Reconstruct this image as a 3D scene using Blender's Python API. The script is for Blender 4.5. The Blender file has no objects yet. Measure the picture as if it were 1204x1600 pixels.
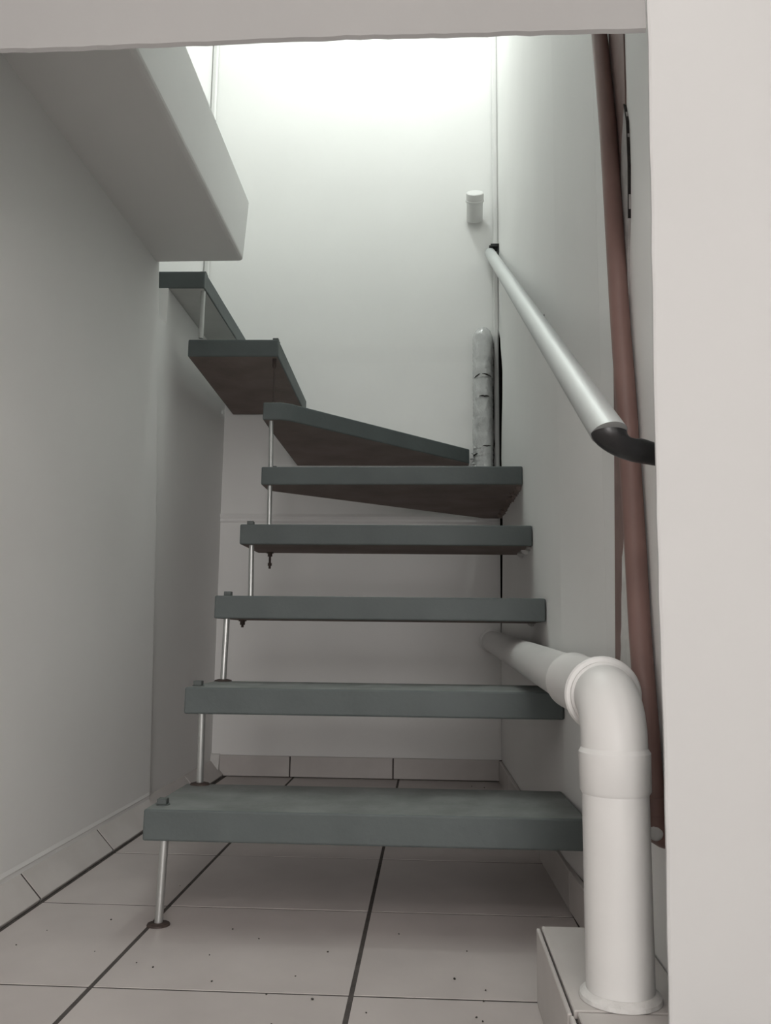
import bpy, bmesh, math, random
from mathutils import Vector, Matrix
random.seed(7)
S = bpy.context.scene
COL = S.collection

# ------------------------------------------------------------------ camera
cam_d = bpy.data.cameras.new('camera'); cam = bpy.data.objects.new('camera', cam_d); COL.objects.link(cam)
cam_d.sensor_fit = 'VERTICAL'; cam_d.sensor_height = 36.0
cam_d.lens = 1343.86 / 1600 * 36.0
cam_d.clip_start = 0.02
yaw, pitch, roll = 0.052886, 0.142782, 0.011491
fw = Vector((-math.sin(yaw) * math.cos(pitch), math.cos(yaw) * math.cos(pitch), math.sin(pitch)))
rt = Vector((math.cos(yaw), math.sin(yaw), 0)); up = rt.cross(fw)
r2 = rt * math.cos(roll) + up * math.sin(roll); u2 = up * math.cos(roll) - rt * math.sin(roll)
M = Matrix((r2, u2, -fw)).transposed().to_4x4(); M.translation = (0, 0, 0.49305)
cam.matrix_world = M
S.camera = cam

# ------------------------------------------------------------------ light
world = bpy.data.worlds.new('world'); S.world = world; world.use_nodes = True
world.node_tree.nodes['Background'].inputs[0].default_value = (1, 1, 1, 1)
world.node_tree.nodes['Background'].inputs[1].default_value = 0.0
# bulb of the upper stairwell, hidden behind the beam
ld = bpy.data.lights.new('stairwell_bulb', 'POINT'); lo = bpy.data.objects.new('stairwell_bulb', ld); COL.objects.link(lo)
lo.location = (-0.10, 2.45, 3.16); ld.shadow_soft_size = 0.05; ld.energy = 16.5; ld.color = (0.93, 1.0, 0.965)
# overhead area fill added to flatten the stairwell light
sd = bpy.data.lights.new('stairwell_fill', 'AREA'); so = bpy.data.objects.new('stairwell_fill', sd); COL.objects.link(so)
sd.shape = 'RECTANGLE'; sd.size = 0.9; sd.size_y = 1.8; sd.energy = 8.0; sd.color = (0.95, 1.0, 0.975)
so.location = (-0.25, 1.7, 3.72)
# fill added behind the camera; floor bounce brightens the slab underside
rd = bpy.data.lights.new('lower_room_fill', 'POINT'); ro = bpy.data.objects.new('lower_room_fill', rd); COL.objects.link(ro)
ro.location = (-0.12, -0.70, 1.92); rd.shadow_soft_size = 0.12; rd.energy = 13.0; rd.color = (1.0, 0.955, 0.935)
# open doorway of the lower room behind the photographer
ad = bpy.data.lights.new('doorway_daylight', 'AREA'); ao = bpy.data.objects.new('doorway_daylight', ad); COL.objects.link(ao)
ad.shape = 'RECTANGLE'; ad.size = 1.0; ad.size_y = 1.7; ad.energy = 62.0; ad.color = (1.0, 0.96, 0.945)
ao.location = (0.35, -3.6, 0.88); ao.rotation_euler = (math.radians(95), 0, math.radians(4))
S.view_settings.view_transform = 'Standard'; S.view_settings.look = 'None'
S.view_settings.gamma = 1.0; S.view_settings.use_curve_mapping = False
S.view_settings.exposure = 0.13

# ------------------------------------------------------------------ materials
def mat(name, c, rough=0.6, var=0.0, vscale=6.0, bump=0.0, bscale=30.0, metal=0.0, c2=None, spec=0.5, stretch=(1, 1, 1), coat=0.0):
    m = bpy.data.materials.new(name); m.use_nodes = True
    nt = m.node_tree; b = nt.nodes['Principled BSDF']
    b.inputs['Roughness'].default_value = rough; b.inputs['Metallic'].default_value = metal
    b.inputs['Specular IOR Level'].default_value = spec
    b.inputs['Coat Weight'].default_value = coat
    tc = nt.nodes.new('ShaderNodeTexCoord'); mp = nt.nodes.new('ShaderNodeMapping'); mp.inputs['Scale'].default_value = stretch
    nt.links.new(tc.outputs['Object'], mp.inputs['Vector'])
    n = nt.nodes.new('ShaderNodeTexNoise'); n.inputs['Scale'].default_value = vscale; n.inputs['Detail'].default_value = 5
    nt.links.new(mp.outputs[0], n.inputs['Vector'])
    rp = nt.nodes.new('ShaderNodeValToRGB')
    lo_, hi_ = (c2 or tuple(v * (1 - var) for v in c)), c
    rp.color_ramp.elements[0].position = 0.3; rp.color_ramp.elements[1].position = 0.7
    rp.color_ramp.elements[0].color = (*lo_, 1); rp.color_ramp.elements[1].color = (*hi_, 1)
    nt.links.new(n.outputs['Fac'], rp.inputs[0]); nt.links.new(rp.outputs[0], b.inputs['Base Color'])
    if bump:
        n2 = nt.nodes.new('ShaderNodeTexNoise'); n2.inputs['Scale'].default_value = bscale; n2.inputs['Detail'].default_value = 4
        nt.links.new(mp.outputs[0], n2.inputs['Vector'])
        bp = nt.nodes.new('ShaderNodeBump'); bp.inputs['Strength'].default_value = bump; bp.inputs['Distance'].default_value = 0.01
        nt.links.new(n2.outputs['Fac'], bp.inputs['Height']); nt.links.new(bp.outputs[0], b.inputs['Normal'])
    return m

WALL = mat('white_wall_paint', (0.83, 0.825, 0.81), 0.75, 0.035, 3.0, 0.10, 9.0, spec=0.25)
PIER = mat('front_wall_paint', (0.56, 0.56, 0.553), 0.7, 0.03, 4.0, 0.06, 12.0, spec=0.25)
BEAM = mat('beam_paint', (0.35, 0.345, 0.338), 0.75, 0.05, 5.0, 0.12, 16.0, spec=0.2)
GREEN = mat('grey_green_tread_paint', (0.104, 0.122, 0.121), 0.55, 0.16, 9.0, 0.10, 60.0, spec=0.35)
TREAD_TOP = mat('pale_tread_top', (0.22, 0.235, 0.228), 0.7, 0.3, 14.0, 0.12, 70.0, spec=0.3)  # paler grey-green for the top faces of the treads
UNDER = mat('raw_tread_underside', (0.29, 0.235, 0.215), 0.85, 0.3, 7.0, 0.15, 50.0, spec=0.2)
WUNDER = mat('whitewashed_underside', (0.62, 0.62, 0.60), 0.8, 0.1, 8.0, 0.08, 30.0, spec=0.2)
ALU = mat('brushed_aluminium', (0.52, 0.53, 0.52), 0.40, 0.05, 20.0, metal=0.8)
RAIL = mat('satin_rail_aluminium', (0.56, 0.58, 0.575), 0.48, 0.03, 10.0, metal=0.45)
BOLT = mat('painted_bolt', (0.085, 0.098, 0.095), 0.5, 0.2, 40.0)
RUST = mat('dark_rusty_steel', (0.065, 0.045, 0.038), 0.7, 0.4, 60.0, 0.2, 120.0)
BLACK = mat('black_plastic', (0.018, 0.018, 0.019), 0.32, 0.2, 60.0, 0.06, 150.0)
PVC = mat('white_pvc', (0.70, 0.695, 0.68), 0.42, 0.03, 9.0, spec=0.45)
BROWN = mat('brown_pipe_paint', (0.255, 0.152, 0.132), 0.48, 0.16, 14.0, 0.05, 40.0)
BROWN2 = mat('brown_wall_paint', (0.25, 0.165, 0.150), 0.65, 0.25, 20.0, 0.10, 60.0)
PLASTER = mat('raw_grey_plaster', (0.50, 0.48, 0.47), 0.85, 0.35, 25.0, 0.5, 70.0, spec=0.2)
SMEAR = mat('white_filler', (0.70, 0.69, 0.67), 0.8, 0.15, 30.0, 0.4, 60.0, spec=0.2)
CAVITY = mat('dark_masonry_gap_shade', (0.035, 0.03, 0.028), 0.95, 0.5, 40.0, 0.5, 80.0)  # bare masonry in the cavity; painted-in shade for slits and gaps
TILE = mat('greyish_floor_tile', (0.55, 0.505, 0.485), 0.38, 0.0, 5.0, c2=(0.46, 0.42, 0.405), spec=0.4)
TILE2 = mat('skirting_tile', (0.58, 0.55, 0.53), 0.42, 0.0, 7.0, c2=(0.49, 0.46, 0.44), spec=0.4)
GROUT = mat('dirty_grout', (0.085, 0.074, 0.069), 0.95, 0.45, 30.0, 0.3, 90.0)
FILM = mat('crumpled_plastic_wrap', (0.60, 0.605, 0.60), 0.12, 0.2, 22.0, 1.0, 34.0, spec=0.8, stretch=(1, 1, .6), coat=0.6)
DIRT = mat('dirt_specks', (0.05, 0.045, 0.04), 0.9, 0.4, 50.0)

# ------------------------------------------------------------------ helpers
def add_prism(bm, poly, axis, a, b, mi_bottom=None):
    """polygon extruded along an axis: 'x' poly=(y,z), 'y' poly=(x,z), 'z' poly=(x,y)"""
    def P(u, v, w): return {'x': (w, u, v), 'y': (u, w, v), 'z': (u, v, w)}[axis]
    A = [bm.verts.new(P(u, v, a)) for u, v in poly]; B = [bm.verts.new(P(u, v, b)) for u, v in poly]
    fs = [bm.faces.new(A), bm.faces.new(B)]
    n = len(poly)
    for i in range(n): fs.append(bm.faces.new((A[i], A[(i + 1) % n], B[(i + 1) % n], B[i])))
    if mi_bottom is not None: fs[0].material_index = mi_bottom
    return fs
def add_box(bm, x0, x1, y0, y1, z0, z1):
    return add_prism(bm, [(x0, y0), (x1, y0), (x1, y1), (x0, y1)], 'z', z0, z1)
def add_tube(bm, pts, rad, seg=20, cap=True, wob=0.0):
    pts = [Vector(p) for p in pts]; n = len(pts)
    if not isinstance(rad, (list, tuple)): rad = [rad] * n
    rings = []; ref = None
    for i, p in enumerate(pts):
        a = pts[i] - pts[i - 1] if i else None; b = pts[i + 1] - pts[i] if i < n - 1 else None
        if a is not None and a.length < 1e-9: a = None
        if b is not None and b.length < 1e-9: b = None
        t = ((a.normalized() if a is not None else Vector()) + (b.normalized() if b is not None else Vector()))
        t = t.normalized() if t.length > 1e-6 else Vector((0, 0, 1))
        if ref is None: ref = t.orthogonal().normalized()
        ref = (ref - t * ref.dot(t)).normalized(); bi = t.cross(ref)
        rings.append([bm.verts.new(p + (ref * math.cos(2 * math.pi * k / seg) + bi * math.sin(2 * math.pi * k / seg)) * rad[i] * (1 + random.uniform(-wob, wob))) for k in range(seg)])
    for i in range(n - 1):
        for k in range(seg):
            f = bm.faces.new((rings[i][k], rings[i][(k + 1) % seg], rings[i + 1][(k + 1) % seg], rings[i + 1][k])); f.smooth = True
    if cap:
        bm.faces.new(rings[0][::-1]); bm.faces.new(rings[-1])
def lathe(bm, p0, d, prof, seg=28):
    """prof = list of (distance along d, radius)"""
    d = Vector(d).normalized(); p0 = Vector(p0)
    ref = d.orthogonal().normalized(); bi = d.cross(ref); rings = []
    for s, r in prof:
        rings.append([bm.verts.new(p0 + d * s + (ref * math.cos(2 * math.pi * k / seg) + bi * math.sin(2 * math.pi * k / seg)) * r) for k in range(seg)])
    for i in range(len(prof) - 1):
        for k in range(seg):
            f = bm.faces.new((rings[i][k], rings[i][(k + 1) % seg], rings[i + 1][(k + 1) % seg], rings[i + 1][k])); f.smooth = True
    bm.faces.new(rings[0][::-1]); bm.faces.new(rings[-1])
def bevel(bm, w, seg=2, ang=0.6):
    bmesh.ops.remove_doubles(bm, verts=bm.verts, dist=1e-5)
    bmesh.ops.recalc_face_normals(bm, faces=bm.faces)
    es = [e for e in bm.edges if len(e.link_faces) == 2 and e.calc_face_angle(0) > ang]
    bmesh.ops.bevel(bm, geom=es, offset=w, segments=seg, affect='EDGES', profile=0.5, clamp_overlap=True)
def wpos(o):
    v = Vector(o.location)
    return v + wpos(o.parent) if o.parent else v
def obj(name, bm, m, parent=None, recalc=True, auto=True):
    if recalc: bmesh.ops.recalc_face_normals(bm, faces=bm.faces)
    base = wpos(parent) if parent else Vector()
    me = bpy.data.meshes.new(name)
    lo_ = Vector([min(v.co[i] for v in bm.verts) for i in range(3)]); hi_ = Vector([max(v.co[i] for v in bm.verts) for i in range(3)])
    org = Vector(((lo_.x + hi_.x) / 2, (lo_.y + hi_.y) / 2, lo_.z))
    bmesh.ops.translate(bm, verts=bm.verts, vec=-org)
    for e_ in bm.edges:
        if len(e_.link_faces) == 2 and e_.calc_face_angle(0) > 0.55: e_.smooth = False
    bm.to_mesh(me); bm.free()
    for x in (m if isinstance(m, (list, tuple)) else [m]): me.materials.append(x)
    o = bpy.data.objects.new(name, me); COL.objects.link(o)
    if parent: o.parent = parent
    o.location = org - base
    return o
def tag(o, label=None, cat=None, group=None, kind=None):
    if label: o['label'] = label
    if cat: o['category'] = cat
    if group: o['group'] = group
    if kind: o['kind'] = kind
    return o
def thing(name, label, cat, loc, group=None):
    o = bpy.data.objects.new(name, None); COL.objects.link(o); o.location = loc; o.empty_display_size = 0.05
    return tag(o, label, cat, group)
def struct(o, label, cat): return tag(o, label, cat, kind='structure')
NB = bmesh.new
def rough_line(a, b, n, amp, seed):
    rr = random.Random(seed); out = []
    for i in range(n + 1):
        t = i / n; out.append((a[0] + (b[0] - a[0]) * t, a[1] + (b[1] - a[1]) * t + rr.uniform(-amp, amp)))
    return out

# ------------------------------------------------------------------ setting
YB = 3.09                      # back wall
def wall_x(y):                 # slightly uneven right wall
    if y < 1.42: return 0.285
    if y < 1.75: return 0.262 + 0.023 * (1.75 - y) / 0.33
    return 0.262 - 0.012 * (y - 1.75) / 1.34
ZC = 3.75

# floor: grout bed and tiles
bm = NB(); add_box(bm, -0.90, 1.35, -4.0, 3.30, -0.10, -0.0009)
floor = struct(obj('floor', bm, GROUT), 'floor of pinkish grey square tiles with dark joints', 'floor')
TX = [-0.735, -0.4746, -0.1071, 0.2604, 0.6279, 0.9954, 1.30]
TY = [3.09] + [2.0033 - i * 0.3675 for i in range(-2, 12)]
def floor_tile(x0, x1, y0, y1, dz):
    bm = NB(); add_box(bm, x0, x1, y0, y1, -0.0035, dz)
    bevel(bm, 0.0007, 1)
    return obj('tile', bm, TILE, floor)
for i in range(len(TX) - 1):
    for j in range(len(TY) - 1):
        x0, x1, y1, y0 = TX[i], TX[i + 1], TY[j], TY[j + 1]
        if x1 > 0.3 and y0 > 0.9: continue
        if 0.2 < x1 < 0.3 and y0 > 1.7: x1 = 0.2575
        floor_tile(x0 + (0.0034 if i else 0.0255), x1 - 0.0034, y0 + 0.0021, y1 - 0.0021, random.uniform(-0.0006, 0.0))

# back wall : profile with a plaster seam and a slightly proud upper coat
prof = [(0, 3.25), (0, YB), (0.895, YB), (0.902, YB - 0.006), (0.910, YB - 0.0045), (0.919, YB - 0.010), (0.930, YB - 0.003), (1.20, YB),
        (1.50, YB), (1.56, YB - 0.002), (1.62, YB - 0.0025), (ZC, YB - 0.0025), (ZC, 3.25)]
bm = NB(); add_prism(bm, [(y, z) for z, y in prof], 'x', -0.95, 0.2497)
wall_back = struct(obj('wall_back', bm, WALL), 'white plastered wall at the back of the stairwell', 'wall')
# left wall: lower front part, recessed lower back part, set-back upper part
bm = NB()
add_prism(bm, [(-4.0, -0.05), (2.385, -0.05), (2.385, 0.06), (2.325, 0.77), (2.24, 1.497), (2.24, ZC), (-4.0, ZC)], 'x', -0.95, -0.755)
bevel(bm, 0.010, 3)
wall_left = struct(obj('wall_left', bm, WALL), 'white plastered wall on the left below the landing', 'wall')
bm = NB()
add_prism(bm, [(-0.95, -0.05), (-0.768, -0.05), (-0.768, 1.492), (-0.87, 1.492), (-0.87, ZC), (-0.95, ZC)], 'y', 2.36, 3.10)
add_prism(bm, [(-0.95, -0.05), (-0.768, -0.05), (-0.768, 1.38), (-0.87, 1.38), (-0.87, ZC), (-0.95, ZC)], 'y', 2.2, 2.36)
obj('recessed_wall', bm, WALL, wall_left)
# right wall with an open jagged cavity in the back corner
gap_hi = [(YB, 1.625), (3.03, 1.57), (3.015, 1.53), (2.975, 1.47), (2.955, 1.42), (2.962, 1.34), (2.985, 1.27), (3.005, 1.20), (3.02, 1.12), (2.985, 1.02), (2.990, 0.92), (3.000, 0.80), (3.025, 0.66), (3.05, 0.55), (YB, 0.49)]
bm = NB()
ys = [1.42, 1.6, 1.75, 2.2, 2.6, 2.93]
for k in range(len(ys) - 1):                       # inner skin as strips, last strip carries the jagged edge
    a, b = ys[k], ys[k + 1]
    bm.faces.new([bm.verts.new((wall_x(y), y, z)) for y, z in ((a, -0.05), (b, -0.05), (b, ZC), (a, ZC))])
edge = [(2.93, -0.05), (YB, -0.05)] + gap_hi[::-1] + [(YB, ZC), (2.93, ZC)]
bm.faces.new([bm.verts.new((wall_x(y), y, z)) for y, z in edge])
for (ya, za), (yb, zb) in zip(gap_hi[:-1], gap_hi[1:]):           # thickness of the broken edge
    bm.faces.new([bm.verts.new(v) for v in ((wall_x(ya), ya, za), (wall_x(yb), yb, zb), (wall_x(yb) + 0.03, yb, zb), (wall_x(ya) + 0.03, ya, za))])
for x0, y0, x1, y1 in ((0.40, 1.42, 0.40, 3.2), (0.285, 1.42, 0.40, 1.42)):
    bm.faces.new([bm.verts.new(v) for v in ((x0, y0, -0.05), (x1, y1, -0.05), (x1, y1, ZC), (x0, y0, ZC))])
bmesh.ops.remove_doubles(bm, verts=bm.verts, dist=1e-5)
wall_right = struct(obj('wall_right', bm, WALL), 'white plastered wall along the right side of the stairs', 'wall')
bm = NB()
add_box(bm, 0.272, 0.39, 2.935, 3.12, 0.40, 1.75)
obj('cavity_side', bm, CAVITY, wall_right)
bm = NB(); add_box(bm, 0.2505, 0.39, 3.12, 3.24, 0.0, ZC)
obj('cavity_back', bm, CAVITY, wall_right)
bm = NB()
add_box(bm, 0.2852, 0.40, 1.02, 1.42, -0.05, ZC)
struct(obj('wall_right', bm, WALL), 'near end of the white right wall behind the brown pipe', 'wall')
bm = NB(); lathe(bm, (wall_x(1.919) + 0.001, 1.919, 1.23), (-1, 0, 0), [(0, 0.004), (0.0022, 0.0022)], 8); obj('nail_hole', bm, CAVITY, wall_right)
# front wall pier on the right, grazing jamb
bm = NB()
add_prism(bm, [(0.2365, 0.90), (1.35, 0.90), (1.35, 1.089), (0.2855, 1.089)], 'z', -0.05, ZC)
bmesh.ops.subdivide_edges(bm, edges=[e for e in bm.edges if abs(e.verts[0].co.z - e.verts[1].co.z) > 1], cuts=90, use_grid_fill=True)
rr = random.Random(3)
for v in bm.verts:
    if v.co.x < 0.3 and v.co.y < 1.0 and 0 < v.co.z < 1.6:
        pass
    if v.co.x < 0.3:
        z = v.co.z; tab = [(-0.05, 0.2285), (0.13, 0.2300), (0.40, 0.2335), (0.49, 0.2335), (0.70, 0.2350), (0.98, 0.2395), (1.17, 0.2425), (3.8, 0.2425)]
        for (za, xa), (zb, xb) in zip(tab[:-1], tab[1:]):
            if za <= z <= zb: 
                xe = xa + (xb - xa) * (z - za) / (zb - za)
                v.co.x = xe + rr.uniform(-0.0005, 0.0005) if v.co.y < 1 else xe * 1.21 + 0.003; break
bevel(bm, 0.004, 2, 0.5)
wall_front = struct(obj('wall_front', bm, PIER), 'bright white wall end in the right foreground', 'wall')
# beam above the opening : rough lower edge, underside rising to the back
bm = NB()
front = []
for (xa, za), (xb, zb) in zip([(-0.95, 1.169), (-0.508, 1.1725), (-0.33, 1.1745), (-0.10, 1.1785)], [(-0.508, 1.1725), (-0.33, 1.1745), (-0.10, 1.1785), (0.243, 1.1785)]):
    front += rough_line((xa, za), (xb, zb), max(4, int((xb - xa) / 0.016)), 0.0009, int(xa * -100) + 100)[:-1]
front.append((0.243, 1.1785))
rng = random.Random(5)
pv = []
for x, z in front:
    zb = z
    pv.append([bm.verts.new((x, 0.905, ZC)), bm.verts.new((x, 0.905, zb + 0.003)), bm.verts.new((x, 0.909, zb)), bm.verts.new((x, 0.93, zb + 0.020)), bm.verts.new((x, 1.02, zb + 0.10)), bm.verts.new((x, 1.02, ZC))])
for i in range(len(pv) - 1):
    for k in range(6):
        bm.faces.new((pv[i][k], pv[i + 1][k], pv[i + 1][(k + 1) % 6], pv[i][(k + 1) % 6]))
bm.faces.new(pv[0]); bm.faces.new(pv[-1][::-1])
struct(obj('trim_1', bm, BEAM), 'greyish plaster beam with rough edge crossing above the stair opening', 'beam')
# landing slab of the upper floor
bm = NB()
add_prism(bm, [(1.021, 1.495), (2.218, 1.505), (2.272, 1.709), (1.021, 1.728)], 'x', -0.80, -0.516)
bevel(bm, 0.011, 3)
struct(obj('landing_slab', bm, WALL), 'white concrete landing slab overhanging at upper left', 'slab')
# ceiling over everything, rest of the lower room
bm = NB(); add_box(bm, -0.95, 1.35, 0.9, 3.25, ZC, ZC + 0.1)
struct(obj('ceiling', bm, WALL), 'white ceiling above the stairwell', 'ceiling')
bm = NB(); add_box(bm, -0.95, 1.35, -4.0, 0.905, 2.1, 2.2)
struct(obj('ceiling', bm, WALL), 'white ceiling of the lower room', 'ceiling')
bm = NB(); add_box(bm, 1.30, 1.40, -4.0, 0.9, -0.05, 2.2)
struct(obj('wall_side', bm, WALL), 'white side wall of the lower room', 'wall')
bm = NB(); add_box(bm, -0.95, 1.40, -4.1, -4.0, -0.05, 2.2)
struct(obj('wall_rear', bm, WALL), 'white rear wall of the lower room', 'wall')

# baseboards, tile by tile
def base(name, label): 
    o = bpy.data.objects.new(name, None); COL.objects.link(o); return struct(o, label, 'baseboard')
bl = base('baseboard_left', 'sloping skirting tiles along the left wall')
ys = [-0.0017 + 1.6358 - 0.3675 * k for k in range(6, 0, -1)] + [1.6358, 2.0033, 2.37, 2.738, 3.078]
ys = [-0.936, -0.568] + ys
for a, b in zip(ys[:-1], ys[1:]):
    a += 0.0024; b -= 0.0024
    s = 0.0 if a < 2.2 else -0.006
    bm = NB()
    add_prism(bm, [(-0.752 + s, -0.002), (-0.718 + s, -0.002), (-0.714 + s, 0.006), (-0.758 + s, 0.053), (-0.765 + s, 0.053)], 'y', a, b)
    bevel(bm, 0.001, 1)
    obj('skirting_tile', bm, TILE2, bl)
bm = NB()
add_prism(bm, [(-0.763, 0.045), (-0.7570, 0.0535), (-0.7535, 0.060), (-0.7550, 0.068), (-0.765, 0.068)], 'y', -0.9, 2.37)
obj('plaster_edge', bm, WALL, bl)
add = NB(); add_prism(add, [(-0.775, -0.003), (-0.719, -0.003), (-0.7148, 0.006), (-0.7585, 0.0525), (-0.775, 0.0525)], 'y', -1.0, 2.36); obj('mortar_bed', add, GROUT, bl)
add = NB(); add_prism(add, [(-0.775, -0.003), (-0.728, -0.003), (-0.7255, 0.006), (-0.767, 0.0495), (-0.775, 0.0495)], 'y', 2.36, 3.076); obj('mortar_bed', add, GROUT, bl)
add = NB(); add_prism(add, [(3.05, -0.001), (3.074, 0.075), (3.0895, 0.075), (3.0895, -0.001)], 'x', -0.768, -0.735); bevel(add, 0.003, 2); obj('corner_plaster', add, SMEAR, bl)
bb = base('baseboard_back', 'skirting tiles along the back wall below the stairs')
xs = [-0.742, -0.487, -0.1265, 0.2425]
for a, b in zip(xs[:-1], xs[1:]):
    bm = NB(); add_box(bm, a + 0.0022, b - 0.0022, YB - 0.013, YB - 0.001, 0.002, 0.0715); bevel(bm, 0.0012, 1)
    obj('skirting_tile', bm, TILE2, bb)
bm = NB(); add_box(bm, -0.75, 0.250, YB - 0.007, YB, -0.002, 0.070); obj('mortar_bed', bm, GROUT, bb)
br = base('baseboard_right', 'skirting tiles along the right wall')
ys = [1.2683, 1.6358 + 0.035, 2.04, 2.41, 2.78, 3.07]
for a, b in zip(ys[:-1], ys[1:]):
    a += 0.002; b -= 0.002
    bm = NB()
    q = [(wall_x(a) - 0.0115, a), (wall_x(b) - 0.0115, b), (wall_x(b) - 0.001, b), (wall_x(a) - 0.001, a)]
    if a < 1.5: q = [(0.2735, a), (wall_x(b) - 0.0115, b), (wall_x(b) - 0.0005, b), (0.2845, a)]
    add_prism(bm, q, 'z', -0.001, 0.070); bevel(bm, 0.0012, 1)
    obj('skirting_tile', bm, TILE2, br)
bm = NB()
q = [(wall_x(1.28) - 0.006, 1.28), (wall_x(1.75) - 0.006, 1.75), (wall_x(3.07) - 0.006, 3.07), (wall_x(3.07) + 0.004, 3.07), (wall_x(1.75) + 0.004, 1.75), (wall_x(1.28) + 0.004, 1.28)]
add_prism(bm, q, 'z', -0.002, 0.068); obj('mortar_bed', bm, GROUT, br)

# ------------------------------------------------------------------ staircase
R_, T_ = 0.1932, 0.052
st = thing('staircase', 'open winder staircase of grey green treads hung on thin metal rods', 'staircase', (-0.46, 1.51, 0))
def fy(n): return 1.511 + 0.2203 * (n - 1)
XL = [-0.490, -0.490, -0.492, -0.489]
polys = {}
for n in range(1, 5):
    d = 0.264 if n == 1 else 0.248
    y0, y1 = fy(n), fy(n) + d
    polys[n] = [(XL[n - 1], y0), (wall_x(y0) - 0.002 if n > 1 else 0.2635, y0), (wall_x(y1) - 0.002, y1), (XL[n - 1], y1)]
    if n == 4: polys[n][3] = (XL[3], y1 - 0.01)
polys[5] = [(-0.482, 2.388), (0.2555, 2.375), (0.2485, 3.078), (0.19, 3.078), (-0.462, 2.51), (-0.482, 2.49)]
polys[6] = [(-0.486, 2.402), (-0.433, 2.402), (-0.405, 2.420), (0.138, 3.035), (0.138, 3.083), (-0.49, 3.083), (-0.488, 2.5)]
polys[7] = [(-0.716, 2.408), (-0.448, 2.413), (-0.462, 3.083), (-0.736, 3.083)]
polys[8] = [(-0.866, 2.362), (-0.663, 2.366), (-0.668, 3.083), (-0.866, 3.083)]
treads = {}
for n, p in polys.items():
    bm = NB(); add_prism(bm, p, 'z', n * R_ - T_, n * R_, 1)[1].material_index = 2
    bevel(bm, 0.0035, 2, 0.5)
    o = obj('tread', bm, [GREEN, WUNDER if n == 8 else UNDER, TREAD_TOP], st); treads[n] = o
rr = random.Random(17)
for n, ya, yb in ((5, 2.40, 3.02), (4, 2.19, 2.40), (3, 2.14, 2.19)):   # mortar crumbs where the treads enter the wall
    bm = NB(); z = n * R_ - T_
    k = int((yb - ya) / 0.022)
    for i in range(k):
        y = ya + (yb - ya) * (i + 0.5) / k; w = rr.uniform(0.008, 0.020)
        bmesh.ops.create_icosphere(bm, subdivisions=1, radius=1.0, matrix=Matrix.Translation((wall_x(y) - 0.004, y, z + 0.001)) @ Matrix.Rotation(rr.uniform(0, 3), 4, 'X') @ Matrix.Diagonal((w, 0.016, rr.uniform(0.003, 0.006) if n == 5 else 0.0016, 1)))
    for v in bm.verts: v.co.x = min(v.co.x, wall_x(v.co.y) - 0.0005)
    tag(obj('mortar_crumbs', bm, SMEAR if n != 5 else UNDER, treads[n]), kind='stuff')
treads[8]['label'] = 'uppermost tread with a whitewashed underside'
# bolt heads on the treads (square, painted over)
def head(n, x, y, s=0.0085, h=0.011):
    bm = NB(); z = n * R_
    lathe(bm, (x, y, z - 0.0005), (0, 0, 1), [(0, s * 1.5), (0.002, s * 1.5), (0.0022, s * 0.95)], 16)
    add_box(bm, x - s, x + s, y - s, y + s, z + 0.0015, z + h); bevel(bm, 0.0012, 1)
    obj('bolt', bm, BOLT, treads[n])
bp = {1: (-0.470, 1.555), 2: (-0.474, 1.775), 3: (-0.470, 1.99), 4: (-0.467, 2.20), 5: (-0.455, 2.44), 7: (-0.461, 2.440), 8: (-0.676, 2.40)}
for n, (x, y) in bp.items(): head(n, x, y)
def hang(n, x, y, l, s=0.007):
    bm = NB(); z = n * R_ - T_
    lathe(bm, (x, y, z), (0, 0, -1), [(0, 0.011), (0.003, 0.011), (0.003, s), (0.012, s), (0.012, 0.0036), (l, 0.0036)], 6)
    if l > 0.03: lathe(bm, (x, y, z), (0, 0, -1), [(l - 0.016, 0.0036), (l - 0.016, 0.0062), (l - 0.008, 0.0062), (l - 0.008, 0.0036)], 6)
    obj('nut', bm, RUST, treads[n])
hang(4, -0.449, 2.385, 0.046); hang(3, -0.470, 2.155, 0.018)
# spacer rods
def rod(x0, y0, z0, x1, y1, z1, r=0.0066, flange=False, m=ALU):
    bm = NB(); add_tube(bm, [(x0, y0, z0), (x1, y1, z1)], r, 18)
    o = obj('rod', bm, m, st)
    if flange:
        bm = NB(); lathe(bm, (x0, y0, z0 - 0.0005), (0, 0, 1), [(0, 0.020), (0.003, 0.019), (0.005, 0.011)], 14)
        o2 = obj('flange', bm, RUST, o)
    return o
rod(-0.461, 1.532, 0.0, -0.456, 1.528, R_ - T_, 0.0072, True)
rod(-0.460, 1.765, R_, -0.458, 1.752, 2 * R_ - T_, 0.0070, True)
rod(-0.470, 1.972, 2 * R_, -0.467, 1.972, 3 * R_ - T_, 0.0070, True)
rod(-0.459, 2.192, 3 * R_, -0.462, 2.195, 4 * R_ - T_, 0.0068)
rod(-0.457, 2.402, 4 * R_, -0.459, 2.405, 5 * R_ - T_, 0.0066)
rod(-0.461, 2.420, 5 * R_, -0.464, 2.420, 6 * R_ - T_, 0.0066)
o = rod(-0.463, 2.436, 6 * R_, -0.463, 2.436, 7 * R_ - T_, 0.0020, False, RUST)
o['label'] = 'bare thin threaded rod'
bm = NB(); lathe(bm, (-0.463, 2.436, 7 * R_ - T_), (0, 0, -1), [(0, 0.006), (0.022, 0.006), (0.030, 0.003)], 12); obj('nut', bm, RUST, o)
rod(-0.676, 2.400, 7 * R_, -0.673, 2.392, 8 * R_ - T_, 0.0070)

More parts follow.
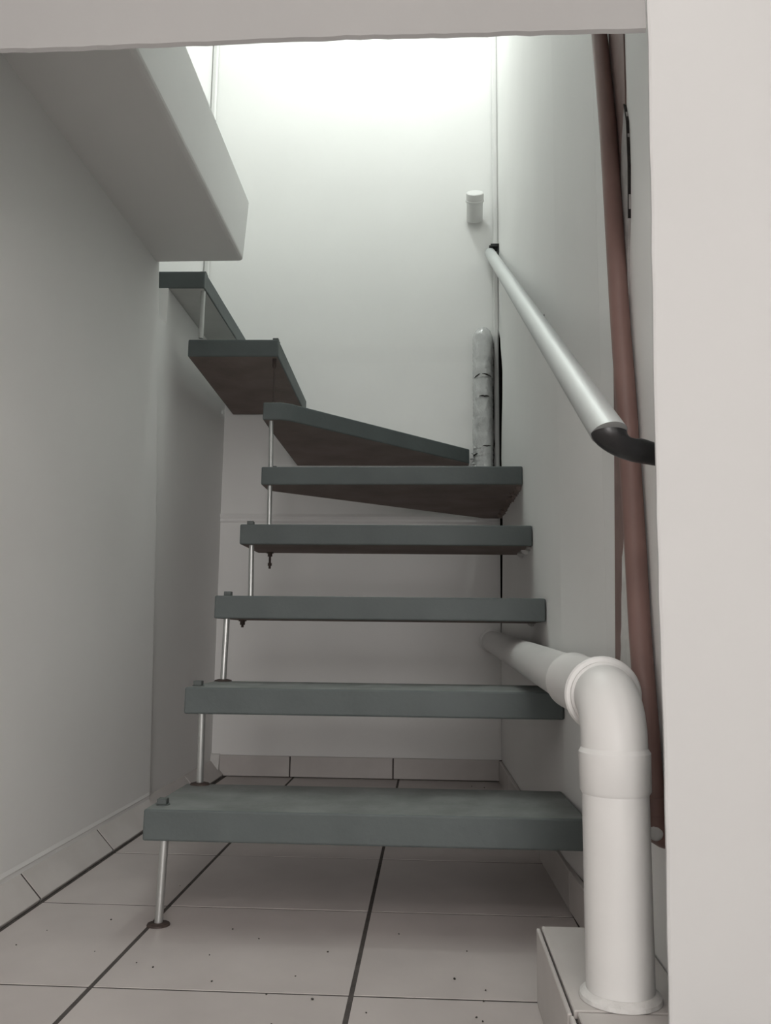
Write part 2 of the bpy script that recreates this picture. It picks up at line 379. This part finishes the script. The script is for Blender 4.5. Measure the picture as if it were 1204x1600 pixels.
# ------------------------------------------------------------------ white waste pipe
wp = thing('waste_pipe', 'white plastic waste pipe rising from the tiled ledge and bending back along the wall', 'pipe', (0.212, 1.03, 0.10))
PX, PY, PZ, PR = 0.212, 1.030, 0.424, 0.0375
rb = 0.050
bm = NB(); lathe(bm, (PX, PY, 0.1005), (0, 0, 1), [(0, PR), (0.226, PR)], 40); obj('vertical_pipe', bm, PVC, wp)
bm = NB(); lathe(bm, (PX, PY, 0.1005), (0, 0, 1), [(0, PR + 0.008), (0.004, PR + 0.007), (0.009, PR + 0.001)], 40); obj('sealant_ring', bm, SMEAR, wp)
bm = NB()
lathe(bm, (PX, PY, 0.318), (0, 0, 1), [(0, PR), (0.004, PR + 0.0025), (0.046, PR + 0.003), (0.050, PR + 0.0006), (0.053, PR - 0.001)], 40)
arc = [(PX, PY, PZ - rb - 0.014), (PX, PY, PZ - rb)]
for k in range(1, 13):
    a = math.pi / 2 * k / 12
    arc.append((PX, PY + rb * (1 - math.cos(a)), PZ - rb + rb * math.sin(a)))
arc.append((PX, PY + rb + 0.012, PZ + 0.0005))
add_tube(bm, arc, PR, 40)
obj('elbow', bm, PVC, wp)
hy0 = PY + rb + 0.006; slope = 0.027
hd = Vector((0.006, 2.0, 0.054)).normalized()
bm = NB(); lathe(bm, (PX, hy0, PZ), hd, [(-0.010, PR), (-0.008, PR + 0.003), (-0.002, PR + 0.003), (-0.001, PR + 0.0075), (0.002, PR + 0.0095), (0.007, PR + 0.0095), (0.010, PR + 0.0075), (0.0105, PR + 0.003), (0.026, PR + 0.003), (0.026, PR)], 44)
obj('socket_ring', bm, PVC, wp)
bm = NB(); lathe(bm, (PX, hy0, PZ), hd, [(0.018, PR + 0.0025), (0.212, PR + 0.0028), (0.215, PR + 0.0042), (0.222, PR + 0.0042), (0.225, PR - 0.001)], 44)
obj('coupling', bm, PVC, wp)
bm = NB(); lathe(bm, (PX, hy0, PZ), hd, [(0.19, PR - 0.001), (1.990, PR - 0.001)], 44); obj('horizontal_pipe', bm, PVC, wp)
e = Vector((PX, hy0, PZ)) + hd * 1.978
bm = NB(); lathe(bm, e, hd, [(0, PR), (0.001, PR + 0.006), (0.012, PR + 0.006)], 36)
for v in bm.verts: v.co.x = min(v.co.x, 0.2555); v.co.y = min(v.co.y, YB - 0.0005)
obj('wall_collar', bm, PVC, wp)

# tiled ledge under the pipe
lg = thing('tiled_ledge', 'low ledge clad in grey tiles under the white pipe', 'ledge', (0.2, 0.9, 0))
bm = NB()
add_prism(bm, [(0.158, 0.40), (0.232, 0.40), (0.232, 0.897), (0.2835, 1.092), (0.2835, 1.252), (0.156, 1.252)], 'z', 0.0, 0.091); obj('ledge_core', bm, GROUT, lg)
def poly_tile(name, p, axis, a, b, bev=0.0012):
    bm = NB(); add_prism(bm, p, axis, a, b); bevel(bm, bev, 1); return obj(name, bm, TILE2, lg)
poly_tile('top_tile', [(0.1545, 0.992), (0.257, 0.992), (0.283, 1.093), (0.283, 1.262), (0.1545, 1.262)], 'z', 0.091, 0.100)
poly_tile('top_tile', [(0.1575, 0.625), (0.231, 0.625), (0.231, 0.895), (0.2555, 0.988), (0.1575, 0.988)], 'z', 0.091, 0.100)
poly_tile('top_tile', [(0.1585, 0.40), (0.231, 0.40), (0.231, 0.621), (0.1585, 0.621)], 'z', 0.091, 0.100)
poly_tile('side_tile', [(0.990, 0.001), (1.262, 0.001), (1.262, 0.0975), (0.990, 0.0975)], 'x', 0.1475, 0.1525)
poly_tile('side_tile', [(0.623, 0.001), (0.986, 0.001), (0.986, 0.0975), (0.623, 0.0975)], 'x', 0.1485, 0.1535)
poly_tile('side_tile', [(0.40, 0.001), (0.619, 0.001), (0.619, 0.0975), (0.40, 0.0975)], 'x', 0.149, 0.154)
poly_tile('end_tile', [(0.1555, 0.001), (0.272, 0.001), (0.272, 0.09), (0.1555, 0.09)], 'y', 1.254, 1.262)

# ------------------------------------------------------------------ handrail
hr = thing('handrail', 'slanting aluminium handrail with a black curved end on the right wall', 'handrail', (0.22, 1.06, 0.72))
A = Vector((0.2000, 0.957, 0.7215)); B = Vector((0.2190, 3.070, 1.917)); RR = 0.0198
d = (A - B).normalized(); nrm = Vector((0.04, -0.20, -1.0)).normalized()
bm = NB(); add_tube(bm, [A, A - d * 0.10, B], RR, 48)
for v in bm.verts:                         # slanting cut at the lower end
    w = v.co - A
    if abs(w.dot(d)) < 1e-4: v.co -= d * (w.dot(nrm) / d.dot(nrm))
obj('rail', bm, RAIL, hr)
bm = NB(); rings = []; E1 = Vector((0.266, 0.975, 0.6985)); seg = 40
for i in range(13):
    t = i / 12; sblend = t * t * (3 - 2 * t)
    C1 = A + Vector((0.002, -0.001, -0.016)); C2 = E1 + Vector((-0.035, -0.003, 0.008))
    c = A * (1 - t) ** 3 + C1 * 3 * t * (1 - t) ** 2 + C2 * 3 * t * t * (1 - t) + E1 * t ** 3
    ring = []
    for k in range(seg):
        a = 2 * math.pi * k / seg
        o0 = Vector((math.cos(a), 0, 0)) * RR * 1.02; o0 += Vector((0, math.sin(a) * 0.5, math.sin(a) * 0.87)) * RR * 1.02
        o0 -= d * (o0.dot(nrm) / d.dot(nrm))
        o1 = Vector((0, -math.sin(a), math.cos(a))) * 0.0128
        of = o0.lerp(o1, sblend); of = of.normalized() * (o0.length * (1 - sblend) + o1.length * sblend)
        ring.append(bm.verts.new(c + of))
    rings.append(ring)
for r0, r1 in zip(rings[:-1], rings[1:]):
    for k in range(seg): bm.faces.new((r0[k], r0[(k + 1) % seg], r1[(k + 1) % seg], r1[k])).smooth = True
bm.faces.new(rings[0][::-1]); bm.faces.new(rings[-1])
obj('end_elbow', bm, BLACK, hr)
bm = NB()
add_box(bm, 0.219, 0.2500, 3.040, 3.082, 1.930, 1.941); add_box(bm, 0.2460, 0.2500, 3.040, 3.07, 1.908, 1.941); add_box(bm, 0.214, 0.230, 3.045, 3.07, 1.927, 1.937)
obj('wall_bracket', bm, BLACK, hr)

# ------------------------------------------------------------------ brown leaning pipe and painted band
bpz = thing('brown_pipe', 'round brown painted pipe leaning along the right wall', 'pipe', (0.27, 1.09, 0.26))
pts = [(0.2695, 1.092, 0.300), (0.2695, 1.113, 0.40), (0.2695, 1.132, 0.50), (0.2695, 1.146, 0.63), (0.2695, 1.169, 0.80), (0.2695, 1.195, 0.95), (0.2695, 1.215, 1.10), (0.2695, 1.240, 1.27), (0.2695, 1.283, 1.46), (0.2695, 1.32, 1.62), (0.2695, 1.37, 1.85), (0.2695, 1.42, 2.10)]
sm = []
for i in range(len(pts) - 1):
    p0, p1, p2, p3 = [Vector(pts[max(0, min(len(pts) - 1, i + k))]) for k in (-1, 0, 1, 2)]
    for t in (0, .25, .5, .75):
        sm.append(0.5 * ((2 * p1) + (p2 - p0) * t + (2 * p0 - 5 * p1 + 4 * p2 - p3) * t * t + (3 * p1 - p0 - 3 * p2 + p3) * t ** 3))
sm.append(Vector(pts[-1]))
bm = NB(); add_tube(bm, sm, [0.0142 - 0.0016 * min(1, max(0, (p.z - 0.85) / 0.6)) for p in sm], 24); obj('pipe_length', bm, BROWN, bpz)
bm = NB(); lathe(bm, (0.2685, 1.0885, 0.282), (0, 0.17, 1), [(0, 0.0150), (0.001, 0.0156), (0.020, 0.0156), (0.021, 0.0140)], 24); obj('pipe_collar', bm, BROWN, bpz)
bm = NB(); add_tube(bm, [(0.2685, 1.090, 0.292), (0.2685, 1.0885, 0.280), (0.270, 1.088, 0.270), (0.274, 1.090, 0.263), (0.280, 1.092, 0.259), (0.2845, 1.094, 0.257)], [0.0148, 0.0148, 0.0148, 0.0145, 0.0138, 0.0135], 22); 
for v in bm.verts: v.co.x = min(v.co.x, 0.2848)
obj('pipe_elbow', bm, BROWN, bpz)
bm = NB(); bmesh.ops.create_icosphere(bm, subdivisions=3, radius=0.010, matrix=Matrix.Translation((0.268, 1.078, 0.266)) @ Matrix.Diagonal((0.9, 0.6, 1.0, 1)))
for f in bm.faces: f.smooth = True
obj('filler_blob', bm, SMEAR, bpz)

def wall_patch(name, poly, m, th, parent=None, sub=True):
    bm = NB()
    A_ = [bm.verts.new((wall_x(y) - th, y, z)) for y, z in poly]; B_ = [bm.verts.new((wall_x(y) + 0.002, y, z)) for y, z in poly]
    n = len(poly); bm.faces.new(A_); bm.faces.new(B_[::-1])
    for i in range(n): bm.faces.new((A_[i], B_[i], B_[(i + 1) % n], A_[(i + 1) % n]))
    return obj(name, bm, m, parent)
def jag(poly, n, amp, seed, skip=()):
    rr = random.Random(seed); out = []
    for i in range(len(poly)):
        a, b = poly[i], poly[(i + 1) % len(poly)]
        out.append(a)
        if i in skip: continue
        for k in range(1, n):
            t = k / n; out.append((a[0] + (b[0] - a[0]) * t + rr.uniform(-amp, amp), a[1] + (b[1] - a[1]) * t + rr.uniform(-amp, amp)))
    return out
band = thing('brown_wall_band', 'flat brown painted band with chipped edge on the wall behind the leaning pipe', 'painted band', (0.285, 1.3, 0.45))
left = [(1.40, 2.1), (1.277, 1.471), (1.299, 1.142), (1.314, 0.834), (1.334, 0.637), (1.353, 0.454)]
right = [(1.316, 0.458), (1.300, 0.528), (1.285, 0.612), (1.250, 0.673), (1.228, 0.744), (1.210, 0.852), (1.216, 0.95), (1.221, 1.054), (1.223, 1.155), (1.206, 1.217), (1.184, 1.262), (1.180, 1.396), (1.26, 2.1)]
wall_patch('brown_paint', jag(left + right, 4, 0.0022, 4, skip=(0, 1, 2, 3, 4, 10, 11, 12, 18)), BROWN2, 0.002, band)
pl = [(1.184, 1.272), (1.172, 1.236), (1.170, 1.166), (1.178, 1.09), (1.196, 1.010), (1.206, 0.945), (1.211, 0.90), (1.2165, 0.960), (1.223, 1.020), (1.217, 1.101), (1.220, 1.184), (1.205, 1.232)]
wall_patch('bare_plaster', jag(pl, 3, 0.0022, 9), PLASTER, 0.0028, band)
wall_patch('dark_crack', [(1.184, 1.272), (1.1700, 1.236), (1.1685, 1.166), (1.177, 1.09), (1.178, 1.09), (1.1698, 1.166), (1.1715, 1.236)], CAVITY, 0.0042, band)
p2 = [(1.314, 0.460), (1.298, 0.528), (1.283, 0.612), (1.248, 0.673), (1.226, 0.744), (1.215, 0.72), (1.212, 0.63), (1.215, 0.536), (1.220, 0.40), (1.245, 0.40), (1.28, 0.442)]
wall_patch('white_filler', jag(p2, 4, 0.003, 14), SMEAR, 0.0026, band)

# ------------------------------------------------------------------ pipe stub, wrapped pipe, conduit
sb = thing('pipe_stub', 'short white capped pipe stub sticking out high on the back wall', 'pipe stub', (0.168, 3.083, 2.06))
ax = Vector((-0.02, -0.70, 0.70)).normalized(); tip = Vector((0.160, 3.008, 2.128)); b0 = tip - ax * 0.105
bm = NB(); lathe(bm, b0, ax, [(0, 0.030), (0.080, 0.030)], 32)
for v in bm.verts: v.co.y = min(v.co.y, YB - 0.0068)
obj('pipe', bm, PVC, sb)
bm = NB(); lathe(bm, b0, ax, [(0.070, 0.0305), (0.072, 0.0345), (0.077, 0.0345), (0.079, 0.0315)], 32)
obj('ring', bm, PVC, sb)
bm = NB(); lathe(bm, b0, ax, [(0.077, 0.0325), (0.098, 0.0330), (0.103, 0.0318), (0.105, 0.028)], 32); obj('cap', bm, PVC, sb)

wr = thing('wrapped_pipe', 'vertical pipe bandaged in shiny crumpled plastic in the back corner', 'pipe', (0.193, 3.05, 0.968))
WX, WY, WR = 0.1885, 3.050, 0.0365
zs = [0.9695, 1.075, 1.140, 1.165, 1.270, 1.350, 1.425, 1.500, 1.612]
rw = [0.90, 0.96, 0.99, 1.02, 0.97, 0.985, 1.0, 1.0]
rr = random.Random(8)
for k in range(len(zs) - 1):
    bm = NB(); z0, z1 = zs[k] - (0.003 if k else 0), zs[k + 1] + 0.001
    n = 12
    pr = [(WX + rr.uniform(-.0006, .0006), WY, z0 + (z1 - z0) * i / n) for i in range(n + 1)]
    rads = [WR * rw[k] * rr.uniform(0.992, 1.012) for i in range(n + 1)]
    if k == len(zs) - 2: rads[-1] *= 0.50; rads[-2] *= 0.76; rads[-3] *= 0.90; rads[-4] *= 0.97
    add_tube(bm, pr, rads, 28, True, 0.022)
    for v in bm.verts: v.co.y = min(v.co.y, YB - 0.004)
    obj('wrap_band', bm, FILM, wr)
for zc, a0, a1, dz in ((1.427, -2.6, -1.9, 0.006), (1.429, -1.7, -0.7, -0.004), (1.350, -2.0, -1.0, 0.0), (1.167, -1.7, -0.8, 0.001), (1.138, -2.9, -2.2, 0.003)):
    bm = NB(); vs = []
    for i in range(9):
        a = a0 + (a1 - a0) * i / 8; zz = zc + dz * (i - 4) / 4 + rr.uniform(-.001, .001); h = 0.0026 * math.sin(math.pi * (i + 0.6) / 9.2)
        vs.append([bm.verts.new((WX + math.cos(a) * WR * q, WY + math.sin(a) * WR * q, zz + s_ * h)) for s_ in (-1, 1) for q in (0.90, 1.045)])
    for i in range(8):
        for ka, kb in ((0, 1), (1, 3), (3, 2), (2, 0)):
            bm.faces.new((vs[i][ka], vs[i][kb], vs[i + 1][kb], vs[i + 1][ka]))
    obj('torn_gap', bm, CAVITY, wr)
bm = NB(); prev = None                     # ragged dark strip painting the shade in the gap between wrap and conduit
for i in range(30):
    z = 0.975 + i * 0.021; w = rr.uniform(0.0015, 0.004) * (1.4 if 8 < i < 18 else 1.0)
    x = WX + WR * 1.0 + rr.uniform(-.0015, .0015)
    q = [bm.verts.new(v) for v in ((x - w, 3.066, z), (x + w, 3.066, z), (x + w, 3.084, z), (x - w, 3.084, z))]
    if prev:
        for k in range(4): bm.faces.new((prev[k], prev[(k + 1) % 4], q[(k + 1) % 4], q[k]))
    prev = q
obj('gap_shade', bm, CAVITY, wr)
bm = NB()
rr = random.Random(21)
for k in range(14):
    z = 0.985 + k * 0.012 + rr.uniform(-.004, .004); x = WX - WR * 0.92 + rr.uniform(-.005, .004)
    bmesh.ops.create_icosphere(bm, subdivisions=1, radius=rr.uniform(0.005, 0.010), matrix=Matrix.Translation((x, WY - 0.012 + rr.uniform(-.008, .006), z)) @ Matrix.Rotation(rr.uniform(0, 3), 4, 'Y') @ Matrix.Diagonal((0.4, 0.8, 1.3, 1)))
obj('loose_film', bm, FILM, wr)

cd = thing('conduit', 'thin white cable conduit running up the back right corner', 'conduit', (0.245, 3.075, 0.97))
def half_round(bm, x, y, w, z0, z1):
    poly = [(x - w, y), (x - w, y - w * 0.6), (x - w * 0.6, y - w * 1.1), (x + w * 0.4, y - w * 1.15), (x + w, y - w * 0.8), (x + w, y)]
    add_prism(bm, poly, 'z', z0, z1)
bm = NB(); half_round(bm, 0.2395, 3.0825, 0.0095, 0.968, 1.898); bevel(bm, 0.0015, 2, 0.9); obj('conduit_length', bm, PVC, cd)
bm = NB(); half_round(bm, 0.2395, 3.0825, 0.0100, 1.944, 3.70); bevel(bm, 0.0015, 2, 0.9); obj('conduit_length', bm, PVC, cd)

cl = thing('conduit', 'white corner strip above the landing in the upper left back corner', 'conduit', (-0.855, 3.08, 1.60))
bm = NB(); half_round(bm, -0.857, 3.0865, 0.0115, 1.60, 3.70); bevel(bm, 0.0015, 2, 0.9); obj('conduit_length', bm, PVC, cl)
# ------------------------------------------------------------------ small things
bm = NB(); rr = random.Random(33)
spots = [(-0.49, 1.76), (-0.52, 1.40), (-0.44, 1.36), (-0.41, 1.345), (-0.31, 1.30), (-0.2, 1.17), (-0.035, 1.13), (0.02, 1.08), (-0.05, 1.0), (-0.15, 1.05), (-0.33, 1.52), (0.06, 1.45), (0.10, 1.16), (0.07, 1.2), (-0.42, 1.05), (-0.30, 1.05), (0.08, 1.3), (-0.55, 1.55), (0.18, 2.95), (0.14, 2.97), (-0.05, 1.52)]
spots += [(rr.uniform(-0.68, 0.12), rr.uniform(0.85, 1.5)) for _ in range(25)]
for x, y in spots:
    r = rr.uniform(0.0008, 0.0021)
    bmesh.ops.create_icosphere(bm, subdivisions=1, radius=r, matrix=Matrix.Translation((x, y, 0.0008)) @ Matrix.Rotation(rr.uniform(0, 3), 4, 'Z') @ Matrix.Diagonal((1.3, 0.9, 0.8, 1)))
tag(obj('floor_debris', bm, DIRT), 'scattered dark specks of dirt on the tiled floor', 'debris', kind='stuff')
